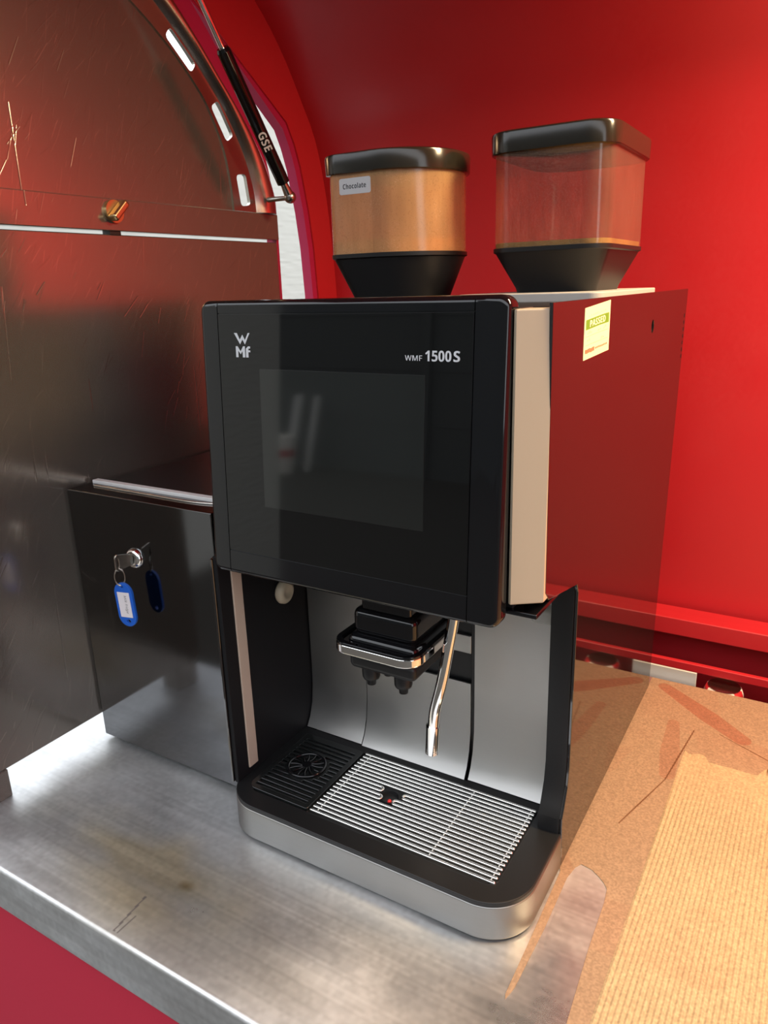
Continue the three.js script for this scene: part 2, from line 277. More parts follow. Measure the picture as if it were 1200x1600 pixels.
  {
    const s = new THREE.Shape(); const x0 = .0235, x1 = .3032, y1 = 0, y0 = -.2381, r = .009;
    s.moveTo(x0 + r, y0); s.lineTo(x1 - r, y0); s.absarc(x1 - r, y0 + r, r, -Math.PI / 2, 0); s.lineTo(x1, y1 - r); s.absarc(x1 - r, y1 - r, r, 0, Math.PI / 2); s.lineTo(x0 + r, y1); s.absarc(x0 + r, y1 - r, r, Math.PI / 2, Math.PI); s.lineTo(x0, y0 + r); s.absarc(x0 + r, y0 + r, r, Math.PI, Math.PI * 1.5);
    const g = new THREE.ExtrudeGeometry(s, { depth: .0075, bevelEnabled: true, bevelThickness: .006, bevelSize: .0050, bevelOffset: -.0050, bevelSegments: 6, curveSegments: 10 });
    g.translate(0, 0, -.0135);                       // front face at z = 0
    const ev = new Evaluator(); ev.attributes = ['position', 'normal']; ev.useGroups = false;
    let b = new Brush(mergeVertices((g.deleteAttribute('uv'), g)));
    const groove = (a0, a1, b0, b1) => { const q = new THREE.BoxGeometry(a1 - a0, b1 - b0, .0024); q.deleteAttribute('uv'); q.translate((a0 + a1) / 2, (b0 + b1) / 2, 0); const br = new Brush(q); br.updateMatrixWorld(); b.updateMatrixWorld(); b = ev.evaluate(b, br, SUBTRACTION); };
    groove(.0441, .0449, -.24, .002); groove(.2774, .2782, -.24, .002); groove(.0449, .2774, -.0111, -.0104); groove(.0449, .2774, -.2158, -.2150);
    head.geometry = creased(b.geometry, .5); head.material = M.gloss;
    mesh('glass_pane', bx(.0452, .2771, -.2148, -.0114, -.0006, .0002, .0001, 1), M.glass, head).userData.label = 'black glass display pane';
    mesh('screen', bx(.0877, .2405, -.1705, -.0548, .0001, .00045, .0001, 1), M.screen, head).userData.label = 'switched-off dark grey screen';
    // emblem: W over M F
    const P = (pts) => { const q = new THREE.ExtrudeGeometry(new THREE.Shape(pts.map(p => V2(...p))), { depth: .00025, bevelEnabled: false }); return q; };
    const Wp = [[-.9, 10], [1.0, 10], [3.0, 4.6], [4.8, 8.6], [6.5, 4.4], [8.6, 10], [9.8, 10], [6.4, 1.0], [4.7, 4.9], [3.1, 1.0]].map(([a, c]) => [a, c]);
    const Mp = [[0, 0], [0, 8.4], [1.2, 8.4], [3.2, 4.4], [5.0, 8.4], [6.2, 8.4], [6.2, 0], [4.6, 0], [4.6, 5.0], [3.2, 2.4], [1.5, 5.2], [1.5, 0]];
    const Fp = [[6.9, 0], [6.9, 6.6], [8.4, 8.4], [9.8, 8.4], [9.8, 6.9], [8.7, 6.7], [8.5, 5.4], [9.8, 5.4], [9.8, 4.0], [8.5, 4.0], [8.5, 0]];
    const k = .00156, put = (pts, dy) => { const q = P(pts.map(([a, c]) => [.0635 + a * k, -.0457 + (c + dy) * k * .68])); q.translate(0, 0, .0002); return q; };
    const em = [put(Wp.map(([a, c]) => [a, c * .95]), 8.9), put(Mp, 0), put(Fp, 0)];
    mesh('emblem', em, M.print, head).userData.label = 'white printed emblem';
    const t1 = text('WMF', .0038, .0140, fontR); t1.translate(.2240, -.0447, .0002); const t2 = text('1500', .0074, .0205, font); t2.translate(.2405, -.0449, .0002); const t3 = text('S', .0074, .0050, font); t3.translate(.2627, -.0449, .0002);
    mesh('lettering', [t1, t2, t3], M.print, head).userData.label = 'white printed lettering';
  }
  // test sticker
  const stick = canvasTex(256, 280, (g, w, h) => {
    g.fillStyle = '#f4ecc0'; g.fillRect(0, 0, w, h); g.fillStyle = '#6a9a2e'; g.fillRect(12, 66, w - 24, 54); g.fillStyle = '#f6f2d8'; g.font = 'bold 50px sans-serif'; g.textAlign = 'center'; g.save(); g.translate(w / 2, 111); g.scale(.92, 1); g.fillText('PASSED', 0, 0); g.restore();
    g.strokeStyle = '#8a8468'; g.lineWidth = 2; for (const y of [158, 205]) { g.beginPath(); g.moveTo(14, y); g.lineTo(w - 14, y); g.stroke(); }
    g.strokeStyle = '#a89c78'; g.lineWidth = 3; for (let i = 0; i < 9; i++) { const x = 40 + i * 20; g.beginPath(); g.moveTo(x, 52); g.lineTo(x + rr(4, 12), 50 - rr(0, 10)); g.stroke(); }
    for (const [x, y] of [[130, 150], [150, 146], [190, 150], [205, 144], [168, 198], [185, 196], [30, 146], [46, 146], [62, 146], [30, 184], [48, 184]]) { g.beginPath(); g.moveTo(x, y); g.lineTo(x + rr(2, 10), y - rr(6, 16)); g.lineTo(x + rr(4, 14), y - rr(0, 6)); g.stroke(); }
    g.fillStyle = '#cc4326'; for (let i = 0; i < 7; i++) g.fillRect(14 + i * 13, 226 + rr(0, 4), 10, 22); for (let i = 0; i < 9; i++) g.fillRect(112 + i * 14, 230 + rr(0, 3), 9, 10);
  });
  { const g = new THREE.BufferGeometry(), q = [[-.0890, .5500], [-.1600, .5525], [-.1590, .5925], [-.0885, .5885]], y = q.map(([z, yy]) => [.32675, yy, z]); const b = y.map(p => [.3264, p[1], p[2]]); const pos = [...y[0], ...y[1], ...y[2], ...y[3], ...b[0], ...b[1], ...b[2], ...b[3]];
    // the sticker hangs lower than the panel top
    for (let i = 1; i < pos.length; i += 3) pos[i] -= .0735;
    g.setAttribute('position', new THREE.Float32BufferAttribute(pos, 3)); g.setAttribute('uv', new THREE.Float32BufferAttribute([0, 0, 1, 0, 1, 1, 0, 1, 0, 0, 1, 0, 1, 1, 0, 1], 2)); g.setIndex([0, 1, 2, 0, 2, 3, 4, 6, 5, 4, 7, 6, 0, 4, 5, 0, 5, 1, 1, 5, 6, 1, 6, 2, 2, 6, 7, 2, 7, 3, 3, 7, 4, 3, 4, 0]); g.computeVertexNormals();
    mesh('test_sticker', g.toNonIndexed(), std({ map: stick, roughness: .5 }), cm).userData.label = 'cream and green PASSED test sticker'; }

  // spout
  const sp0 = mesh('spout', [bx(.144, .196, .244, .2935, -.112, -.046, .004, 3), bx(.1365, .2020, .227, .254, -.114, -.041, .008, 4), bx(.1325, .2050, .209, .2295, -.116, -.036, .008, 4)], M.gloss, cm);
  mesh('spout_underside', bx(.1335, .2040, .1935, .210, -.114, -.037, .006, 4), M.satin, sp0);
  for (const [x, z] of [[.1468, -.058], [.1822, -.058], [.1525, -.080]]) { const n = new THREE.LatheGeometry([[0, .1655], [.0042, .1655], [.0046, .1700], [.0078, .1722], [.0086, .1745], [.0092, .1905], [0, .1905]].map(p => V2(...p)), 28); n.translate(x - .0015, .0035, z); mesh('nozzle', n, M.satin, sp0); }
  { // handle ring around the spout: black ring with a chrome band on its outside
    const ring = (x0, x1, z0, z1, r, y0, y1, t) => { const s = rrShape(x0, x1, z0, z1, r); s.holes.push(rrShape(x0 + t, x1 - t, z0 + t, z1 - t, r - t)); return prismY(s, y0, y1, .0008); };
    mesh('handle_ring', ring(.1205, .2095, -.108, -.0270, .017, .2135, .2235, .006), M.gloss, sp0);
    mesh('chrome_band', ring(.1198, .2102, -.1085, -.0263, .0177, .2132, .2212, .0012), M.chrome, sp0).userData.label = 'polished chrome band';
  }
  // hot water wand
  const wd = mesh('water_wand', tube([[.2262, .294, -.082], [.2240, .250, -.077], [.2200, .215, -.072], [.2150, .180, -.068], [.2085, .150, -.0665], [.2070, .128, -.066], [.2062, .116, -.066]], .0054, 60, 20), M.chrome, cm); wd.userData.label = 'bent chrome hot water wand';
  { const s = cyl(.0066, .0066, .0300, 28); s.translate(0, -.015, 0); s.rotateZ(-.05); s.translate(.2072, .1370, -.066); mesh('wand_tip', s, M.chrome, wd); }

  // drip tray
  const tr = mesh('drip_tray', (() => { const s = rrShape(.0005, .3262, -.120, .0175, [.002, .002, .044, .044]); return boxUV(prismY(s, .0025, .0365, .0012, 24), .25); })(), M.tray, cm); tr.userData.label = 'steel-fronted drip tray';
  { const s = rrShape(.0009, .3258, -.124, .0170, [.002, .002, .0436, .0436]); const h = new THREE.Path(); [[.0185, .016], [.0185, .113], [.2965, .113], [.2965, .012], [.289, .0045], [.0300, .0045]].forEach(([x, z], i) => i ? h.lineTo(x, z) : h.moveTo(x, z)); h.closePath(); s.holes.push(h);
    mesh('tray_rim', prismY(s, .0362, .0412, .0010, 24), M.satin, tr).userData.label = 'black tray rim';
    mesh('tray_basin', bx(.017, .298, .0364, .0368, -.114, -.004, .0001, 1), M.black, tr); }
  // left black insert: slotted plate with a rosette
  { const x0 = .0195, x1 = .0965, z0 = -.1125, z1 = -.0060;
    const s = rrShape(x0, x1, z0, z1, [.003, .003, .003, .010]); const n = 15, p = (z1 - z0 - .012) / n, c = [.0560, -.0610], R = .0235;
    for (let i = 0; i < n; i++) { const z = z0 + .007 + p * (i + .5), a0 = x0 + .006, a1 = x1 - .006, dz = Math.abs(z - c[1]); const hole = (u, v) => { if (v - u < .004) return; const q = new THREE.Path([V2(u, -(z - p * .26)), V2(u, -(z + p * .26)), V2(v, -(z + p * .26)), V2(v, -(z - p * .26))]); s.holes.push(q); }; if (dz > R) hole(a0, a1); else { const w = Math.sqrt(R * R - dz * dz) + .001; hole(a0, c[0] - w); hole(c[0] + w, a1); } }
    mesh('insert_base', bx(.0205, .0955, .0370, .0378, -.1115, -.0070, .0002, 1), M.bar, tr);
    const ins = mesh('grate_insert', prismY(s, .0385, .0425, .0005, 6), M.insert, tr); ins.userData.label = 'black slotted grate insert';
    const rt = []; const t = new THREE.TorusGeometry(.0200, .0016, 10, 48); t.rotateX(Math.PI / 2); t.translate(c[0], .0440, c[1]); rt.push(t);
    for (let i = 0; i < 14; i++) { const a = i / 14 * Math.PI * 2; rt.push(tube([[c[0] + .0045 * Math.cos(a), .0442, c[1] + .0045 * Math.sin(a)], [c[0] + .012 * Math.cos(a + .22), .0440, c[1] + .012 * Math.sin(a + .22)], [c[0] + .0198 * Math.cos(a + .15), .0438, c[1] + .0198 * Math.sin(a + .15)]], .0011, 8, 6)); }
    const hb = cyl(.0055, .0050, .003, 24); hb.translate(c[0], .0440, c[1]); rt.push(hb);
    mesh('rosette', rt, M.gloss, tr).userData.label = 'round black cup rosette'; }
  // steel bars
  const zb = i => -.0085 - i * .00572; const bar = (x0, x1, z) => { const g = new THREE.CapsuleGeometry(.00155, x1 - x0, 4, 10); g.rotateZ(Math.PI / 2); g.translate((x0 + x1) / 2, .0412, z); return g; };
  for (let i = 0; i < 19; i++) {
    const z = zb(i), x0 = .1000, x1 = .2945;
    if (i >= 8 && i <= 11) { const [l, r] = i < 10 ? [.1490, .1685] : [.1440, .1735]; mesh('grate_bar', bar(x0, l, z), M.bar, tr); mesh('grate_bar', bar(r, x1, z), M.bar, tr); }
    else mesh('grate_bar', bar(x0, x1, z), M.bar, tr);
  }
  for (const [a, l, r] of [[8, .1490, .1685], [10, .1440, .1735]]) for (const [x, s] of [[l, 1], [r, -1]]) { const g = new THREE.TorusGeometry(.00286, .00155, 8, 14, Math.PI); g.rotateX(Math.PI / 2); g.rotateY(s > 0 ? Math.PI / 2 : -Math.PI / 2); g.translate(x, .0412, (zb(a) + zb(a + 1)) / 2); mesh('bar_bend', g, M.bar, tr); }
  for (const x of [.1055, .2300, .2905]) { const g = cyl(.0009, .0009, .1045, 8); g.rotateX(Math.PI / 2); g.translate(x, .0398, -.0600); mesh('cross_wire', g, M.bar, tr); }
  { const g = cyl(.009, .009, .004, 28, true); g.translate(.1588, .0392, -.0625); const d = cyl(.009, .009, .0008, 28); d.translate(.1588, .0374, -.0625); mesh('sensor_well', [g, d], M.black, tr); const r = new THREE.SphereGeometry(.0022, 16, 12); r.translate(.1610, .0396, -.0580); mesh('float', r, M.redDot, tr).userData.label = 'small red float'; }
}

/* ================= hoppers ================= */
function hopper(name, label, x0, x1, z0, z1, r, y, wallMat, dustMat, dustH, parts) {
  const h = thing(name, [0, 0, 0], label, 'hopper');
  const cx = (x0 + x1) / 2, cz = (z0 + z1) / 2;
  const o = outline(x0, x1, z0, z1, r), sc = (s, dy) => o.map(([x, z]) => [cx + (x - cx) * s, dy, cz + (z - cz) * s]);
  const bevel = (off) => outline(x0 - off, x1 + off, z0 - off, z1 + off, r.map ? r.map(q => q + off) : r + off);
  mesh('clear_wall', loft([ringAt(o, y.w0 - .002), ringAt(o, y.w1)]), wallMat, h);
  mesh('funnel', loft([sc(.70, y.b), sc(.72, y.b + .004), ringAt(bevel(-.001), y.w0 - .004), ringAt(bevel(.0012), y.w0 - .003), ringAt(bevel(.0012), y.w0 + .0005), ringAt(bevel(-.002), y.w0 + .0008)], true, true), M.satin, h).userData.label = 'black plastic funnel foot';
  mesh('lid', loft([ringAt(bevel(.0028), y.w1 - .006), ringAt(bevel(.0036), y.w1 - .0055), ringAt(bevel(.0040), y.l1 - .003), ringAt(bevel(.0034), y.l1 - .001), ringAt(bevel(.0015), y.l1), ringAt(bevel(-.01), y.l1 + .0006)], true, true), M.lid, h).userData.label = 'glossy dark lid';
  if (dustMat) mesh('residue', loft([ringAt(bevel(-.0012), y.w0 + .0009), ringAt(bevel(-.0012), y.w0 + dustH)], true), dustMat, h).userData.label = 'powder residue';
  return h;
}
M.lid = std({ color: lin(.020, .017, .011), roughness: .16, ior: 1.5 });
const speck = dataTex(512, 512, (x, y) => { const n = sand.a(x, y), m = sand.c(x, y); return .25 + .35 * m + (n > .8 ? .4 * m : 0); });
const speckC = (() => { const a = valueNoise(512, 512, [3, 3], 301), c = valueNoise(512, 512, [70, 110], 302), s = valueNoise(512, 512, [9, 60], 303); return dataTex(512, 512, (x, y) => { const m = .86 + .08 * c(x, y) + .05 * s(x, y), d = a(x, y) > .80 ? .93 : 1; return [m * d, m * d * .98, m * d * .95]; }, true); })();
speck.repeat.set(8, 8); speckC.repeat.set(7, 7);
M.clearDust = std({ color: lin(1.0, .62, .29), map: speckC, roughness: .45, roughnessMap: speck, transmission: .58, thickness: 0, ior: 1.5 });
M.clearBean = std({ color: lin(1.0, .88, .72), map: speckC, roughness: .12, transmission: .93, thickness: 0, ior: 1.5 });
M.dust2 = std({ color: lin(.36, .25, .07), roughness: .9, bumpMap: paintTex, bumpScale: .001 });
M.dust = std({ color: lin(.55, .33, .13), roughness: .9, bumpMap: paintTex, bumpScale: .001 });
const choc = hopper('powder_hopper', 'tan dusty chocolate powder hopper with a Chocolate label and dark lid', .0655, .1750, -.245, -.132, [.040, .050, .058, .016], { b: .5185, w0: .5640, w1: .6390, l1: .6500 }, M.clearDust, M.dust, .012);
{ const t = canvasTex(256, 116, (g, w, h) => { g.fillStyle = '#c9cacb'; g.fillRect(0, 0, w, h); g.fillStyle = '#1c1e22'; g.font = 'bold 50px sans-serif'; g.textAlign = 'center'; g.save(); g.translate(w / 2 - 4, 76); g.scale(.80, 1); g.fillText('Chocolate', 0, 0); g.restore(); });
  const s = new THREE.Shape(), w = .0335, hh = .0135, r = .002; s.moveTo(r, 0); s.lineTo(w - r, 0); s.absarc(w - r, r, r, -Math.PI / 2, 0); s.lineTo(w, hh - r); s.absarc(w - r, hh - r, r, 0, Math.PI / 2); s.lineTo(r, hh); s.absarc(r, hh - r, r, Math.PI / 2, Math.PI); s.lineTo(0, r); s.absarc(r, r, r, Math.PI, 1.5 * Math.PI);
  const g = new THREE.ExtrudeGeometry(s, { depth: .0004, bevelEnabled: false, curveSegments: 5 }); const p = g.attributes.position, uv = new Float32Array(p.count * 2); for (let i = 0; i < p.count; i++) { uv[2 * i] = p.getX(i) / w; uv[2 * i + 1] = p.getY(i) / hh; } g.setAttribute('uv', new THREE.BufferAttribute(uv, 2));
  g.translate(.0830, .6155, -.1322); mesh('name_plate', g, std({ map: t, roughness: .35 }), choc).userData.label = 'small silver label reading Chocolate'; }
const bean = hopper('bean_hopper', 'almost empty clear bean hopper with a dark lid on a pale grey plate', .2060, .3130, -.335, -.185, [.030, .030, .022, .022], { b: .5255, w0: .5640, w1: .6480, l1: .6600 }, M.clearBean, M.dust2, .005);

/* ================= milk fridge, key ================= */
const fr = thing('milk_fridge', [0, 0, 0], 'black mirror-fronted milk fridge with a key in its lock', 'fridge');
{
  mesh('cabinet', bx(-.2400, -.0200, .010, .3235, -.43, -.0735, .002), M.fridgeTop, fr);
  const d = mesh('door', bx(-.2415, -.0205, .006, .3255, -.0660, -.0330, .0012), M.fridge, fr); d.userData.label = 'dark polished door';
  mesh('door_grip', tube([[-.222, .3262, -.0560], [-.15, .3262, -.0545], [-.06, .3262, -.0540], [-.03, .3262, -.0600]], .0016, 30, 10), M.nickel, d);
  mesh('white_strip', bx(-.2380, -.0200, .018, .3290, -.0740, -.0655, .001), M.white, fr).userData.label = 'white strip between door and cabinet';  // white slab between door and cabinet, showing along the top edge
  for (const [x, z] of [[-.232, -.055], [-.03, -.055], [-.232, -.40], [-.03, -.40]]) { const f = cyl(.008, .009, .0105, 20); f.translate(x, .00525, z); mesh('foot', f, M.rubber, fr); }
  const lk = new THREE.LatheGeometry([[0, .0040], [.0060, .0040], [.0068, .0062], [.0098, .0050], [.0112, .0022], [.0115, 0]].map(p => V2(...p)), 32); lk.rotateX(Math.PI / 2); lk.translate(-.1400, .2590, -.0330); mesh('lock', lk, M.chrome, fr).userData.label = 'round chrome lock';
}
const key = thing('key', [-.1400, .2590, -.0285], 'steel key with a blue tag hanging from the lock of the milk fridge', 'key');
{
  // bow of the key: flat vertical plate standing out from the lock, with an oval hole
  const s = new THREE.Shape(); s.moveTo(0, -.0045); s.lineTo(.008, -.0060); s.lineTo(.026, -.0085); s.absarc(.0265, -.0035, .0050, -Math.PI / 2, 0); s.lineTo(.0315, .0050); s.absarc(.0265, .0050, .005, 0, Math.PI / 2); s.lineTo(.008, .0075); s.lineTo(0, .0045);
  const h = new THREE.Path(); h.absellipse(.0265, .0005, .0022, .0065, 0, Math.PI * 2); s.holes.push(h);
  const g = new THREE.ExtrudeGeometry(s, { depth: .0018, bevelEnabled: true, bevelSize: .0003, bevelThickness: .0003, bevelSegments: 1, curveSegments: 8 }); g.translate(0, 0, -.0009); g.scale(.66, 1, 1); g.rotateY(-Math.PI / 2 - .15);
  mesh('key_bow', g, M.nickel, key);
  const t = new THREE.TorusGeometry(.0070, .0009, 10, 36); t.scale(.75, 1.35, 1); t.rotateY(.9); t.translate(-.0028, -.0155, .0172); mesh('split_ring', t, M.nickel, key);
  const tg = new THREE.Shape(), w = .0118, H = .0500; tg.moveTo(-w, -H + w); tg.absarc(0, -H + w, w, Math.PI, Math.PI * 2); tg.lineTo(w, -w); tg.absarc(0, -w, w, 0, Math.PI); tg.lineTo(-w, -H + w);
  const h1 = new THREE.Path(); h1.absellipse(0, -.0042, .0023, .0019, 0, Math.PI * 2); const h2 = new THREE.Path(); h2.absellipse(.0008, -.0445, .0034, .0028, 0, Math.PI * 2); tg.holes.push(h1, h2);
  const tgG = new THREE.ExtrudeGeometry(tg, { depth: .0022, bevelEnabled: true, bevelSize: .0005, bevelThickness: .0005, bevelSegments: 2, curveSegments: 16 });
  const tb = mesh('tag', tgG, M.blue, key); tb.position.set(-.0020, -.0225, .0150); tb.rotation.set(0, .12, .06); tb.userData.label = 'blue plastic key tag';
  const ct = canvasTex(128, 220, (c, w2, h2) => { c.fillStyle = '#d9d2d4'; c.fillRect(0, 0, w2, h2); c.save(); c.translate(70, 22); c.rotate(Math.PI / 2); c.fillStyle = '#55504e'; c.font = 'italic 34px sans-serif'; c.fillText('Milk fridge', 0, 0); c.restore(); });
  const cd = new THREE.BoxGeometry(.0165, .0290, .0006); cd.translate(.0002, -.0248, .0030); mesh('paper_card', cd, std({ map: ct, roughness: .6 }), tb).userData.label = 'white handwritten card';
}

/* ================= steel hatch door and gas strut ================= */
const XD = -.2445;
const dr = thing('hatch_door', [0, 0, 0], 'tall scratched stainless steel hatch door with an arched chrome edge left of the fridge', 'door');
{
  const inner = [[-.366, .6405], [-.364, .672], [-.356, .7146], [-.343, .745], [-.325, .775], [-.304, .797], [-.283, .8157], [-.255, .836], [-.2255, .8545], [-.15, .893], [-.05, .930], [.08, .955], [.140, .960]];
  const outerA = [[-.4483, .6405], [-.446, .665], [-.430, .702], [-.412, .729], [-.387, .758], [-.347, .798], [-.309, .838], [-.274, .871], [-.24, .898], [-.165, .942], [-.055, .983], [.08, 1.008], [.140, 1.013]];
  const samp = a => new THREE.CatmullRomCurve3(a.map(([z, y]) => V3(z, y, 0)), false, 'centripetal').getSpacedPoints(216).map(p => [p.x, p.y]);
  const I0 = samp(inner), off = (A, e) => A.map((o, i) => { const a = A[Math.max(0, i - 1)], b = A[Math.min(A.length - 1, i + 1)], tz = b[0] - a[0], ty = b[1] - a[1], l = Math.hypot(tz, ty); return [o[0] + ty / l * e, Math.max(.6405, o[1] - tz / l * e)]; }), I = off(I0, .009), O = samp(outerA), mix = (a, b, t) => [a[0] + (b[0] - a[0]) * t, a[1] + (b[1] - a[1]) * t], F = I.map((p, i) => mix(p, O[i], .50));
  const uvm = g => boxUV(g, .55);
  mesh('lower_panel', uvm(bx(XD - .012, XD, .0335, .6015, -.4460, .140, .0015)), M.door, dr);
  mesh('upper_panel', uvm(prismX([...I, [.140, .640]], XD - .004, XD)), M.door, dr);
  mesh('cross_band', uvm(bx(XD - .010, XD + .0035, .6052, .6400, -.4480, .140, .0012)), M.door, dr);
  mesh('gap_clip', bx(XD - .012, XD + .001, .6010, .6056, -.158, -.142, .0005), M.black, dr);
  // arched edge: flat flange with three slots, then a rolled bead
  const s = new THREE.Shape([...I, ...F.slice().reverse()].map(([z, y]) => V2(-z, y)));
  for (const [z, y, len, wid] of [[-.292, .8290, .050, .0150], [-.3540, .7530, .046, .0170], [-.3880, .6680, .040, .0200]]) {
    let best = 0, bd = 9; const Cn = I.map((p, i) => mix(p, F[i], .52)); Cn.forEach((q, i) => { const d = Math.hypot(q[0] - z, q[1] - y); if (d < bd) { bd = d; best = i; } });
    const fw = Math.hypot(I[best][0] - F[best][0], I[best][1] - F[best][1]), c = Cn[best], a = Cn[Math.max(0, best - 6)], b = Cn[best + 6], an = Math.atan2(b[1] - a[1], -(b[0] - a[0])), W2 = Math.min(wid, fw * .74) / 2, L2 = len / 2, r = .005, h = new THREE.Path();
    const pt = (u, v) => V2(-c[0] + u * Math.cos(an) - v * Math.sin(an), c[1] + u * Math.sin(an) + v * Math.cos(an));
    const pts = []; for (const [cx, cy, a0] of [[L2 - r, W2 - r, 0], [-L2 + r, W2 - r, 90], [-L2 + r, -W2 + r, 180], [L2 - r, -W2 + r, 270]]) for (let k = 0; k <= 4; k++) { const t = (a0 + 90 * k / 4) * Math.PI / 180; pts.push(pt(cx + r * Math.cos(t), cy + r * Math.sin(t))); }
    h.setFromPoints(pts); h.closePath(); s.holes.push(h);
  }
  mesh('edge_flange', prismShape(s, XD - .003, XD + .002), M.trim, dr).userData.label = 'slotted chrome edge flange';
  const rings = F.map((f, i) => { const o = O[i], R = []; for (let k = 0; k <= 10; k++) { const t = k / 10, p = mix(f, o, t), b = Math.sin(Math.PI * t) * .011; R.push([XD + .002 + b, p[1], p[0]]); } R.push([XD - .006, o[1], o[0]], [XD - .006, f[1], f[0]]); return R; });
  mesh('edge_bead', loft(rings, true, true), M.trim, dr).userData.label = 'rolled chrome edge';
  const ret = O.map((o, i) => { const a = O[Math.max(0, i - 1)], b = O[Math.min(O.length - 1, i + 1)], tz = b[0] - a[0], ty = b[1] - a[1], l = Math.hypot(tz, ty), nz = -ty / l, ny = tz / l, e = .003 + .034 * Math.min(1, i / 44); return [[XD - .008, o[1], o[0]], [XD - .008, o[1] + ny * e, o[0] + nz * e], [XD - .024, o[1] + ny * e, o[0] + nz * e], [XD - .024, o[1], o[0]]]; });
  mesh('edge_return', loft(ret, true, true), std({ color: lin(.40, .012, .07), roughness: .4 }), dr).userData.label = 'magenta arched edge strip';
  mesh('edge_return', bx(XD - .020, XD - .001, .0335, .640, -.4530, -.4475, .001), std({ color: lin(.35, .01, .05), roughness: .4 }), dr).userData.label = 'dark red edge strip';
  // quarter-turn latch
  const lt = cyl(.0125, .0125, .004, 32); lt.rotateZ(Math.PI / 2); lt.translate(XD + .0055, .6260, -.1480); const la = mesh('latch', lt, M.brass, dr); la.userData.label = 'brass quarter-turn latch';
  const grip = new RoundedBoxGeometry(.012, .009, .028, 3, .003); grip.rotateX(.75); grip.translate(XD + .0125, .6265, -.1490); mesh('latch_grip', grip, M.brass, la);
  mesh('door_foot', bx(XD - .030, XD + .0020, 0, .0340, .0940, .1300, .001), M.door, dr);
}
const st = thing('gas_strut', [0, 0, 0], 'black gas strut lettered GSE in front of the arched chrome door edge', 'strut');
{
  const A = V3(-.19, .6575, -.4140), B = V3(-.19, .8150, -.2990), d = B.clone().sub(A).normalize();
  const seg = (t0, t1, r0, r1 = r0) => { const a = A.clone().addScaledVector(d, t0), b = A.clone().addScaledVector(d, t1), g = cyl(r0, r1, t1 - t0, 28); g.applyQuaternion(new THREE.Quaternion().setFromUnitVectors(V3(0, 1, 0), d)); g.translate(...a.add(b).multiplyScalar(.5).toArray()); return g; };
  const L = A.distanceTo(B);
  mesh('cylinder', [seg(.022, L - .004, .0088), seg(L - .004, L, .0088, .0070)], M.gloss, st);
  mesh('piston_rod', seg(L, L + .26, .0038), M.chrome, st).userData.label = 'polished piston rod';
  mesh('end_fitting', [seg(.004, .022, .0065, .0048), (() => { const g = new THREE.SphereGeometry(.0085, 20, 14); g.translate(...A.toArray()); return g; })()], M.nickel, st);
  const pin = cyl(.0035, .0035, .036, 16); pin.rotateZ(Math.PI / 2); pin.translate(-.2110, .6570, -.4140); mesh('pin', pin, M.nickel, st);
  const ts = text('GSE', .0105, .024, font, .0004); ts.translate(-.012, -.005, 0);
  const toCam = camera.position.clone().sub(A.clone().addScaledVector(d, .085)); const n = toCam.addScaledVector(d, -toCam.dot(d)).normalize(); const xax = d.clone().negate(), yax = n.clone().cross(xax); ts.applyMatrix4(new THREE.Matrix4().makeBasis(xax, yax, n)); ts.translate(...A.clone().addScaledVector(d, .082).addScaledVector(n, .0091).toArray()); mesh('lettering', ts, M.print, st).userData.label = 'pale letters GSE';
}

/* ================= tan layer and ribbed mat on the right ================= */
const tanTex = (() => { const a = valueNoise(1024, 1024, [2, 2], 201), b = valueNoise(1024, 1024, [3, 4], 202), c = valueNoise(1024, 1024, [120, 120], 203), d = valueNoise(1024, 1024, [300, 40], 204);
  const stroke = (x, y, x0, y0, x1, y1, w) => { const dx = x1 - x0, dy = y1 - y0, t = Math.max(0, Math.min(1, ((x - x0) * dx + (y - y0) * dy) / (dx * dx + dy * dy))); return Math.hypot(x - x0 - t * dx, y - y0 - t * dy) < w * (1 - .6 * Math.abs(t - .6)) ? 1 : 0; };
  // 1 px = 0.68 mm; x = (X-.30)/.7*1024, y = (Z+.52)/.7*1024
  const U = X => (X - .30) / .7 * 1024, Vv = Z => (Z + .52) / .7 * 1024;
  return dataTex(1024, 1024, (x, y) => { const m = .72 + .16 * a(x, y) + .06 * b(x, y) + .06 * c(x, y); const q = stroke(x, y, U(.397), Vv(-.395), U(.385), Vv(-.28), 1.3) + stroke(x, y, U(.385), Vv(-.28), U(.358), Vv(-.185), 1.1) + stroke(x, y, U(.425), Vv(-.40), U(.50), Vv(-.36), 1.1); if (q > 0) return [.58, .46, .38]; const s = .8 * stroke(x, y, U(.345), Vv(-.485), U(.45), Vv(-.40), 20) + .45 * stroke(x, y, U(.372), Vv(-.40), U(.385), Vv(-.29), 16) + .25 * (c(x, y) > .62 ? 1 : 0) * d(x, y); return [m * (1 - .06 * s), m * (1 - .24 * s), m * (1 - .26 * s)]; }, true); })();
M.layer = std({ color: lin(.43, .285, .175), map: tanTex, roughness: .55 });  // thin grainy tan layer over the steel, notched beside the machine
const tanUV = g => { const p = g.attributes.position, uv = new Float32Array(p.count * 2); for (let i = 0; i < p.count; i++) { uv[2 * i] = (p.getX(i) - .30) / .7; uv[2 * i + 1] = (p.getZ(i) + .52) / .7; } g.setAttribute('uv', new THREE.BufferAttribute(uv, 2)); return g; };
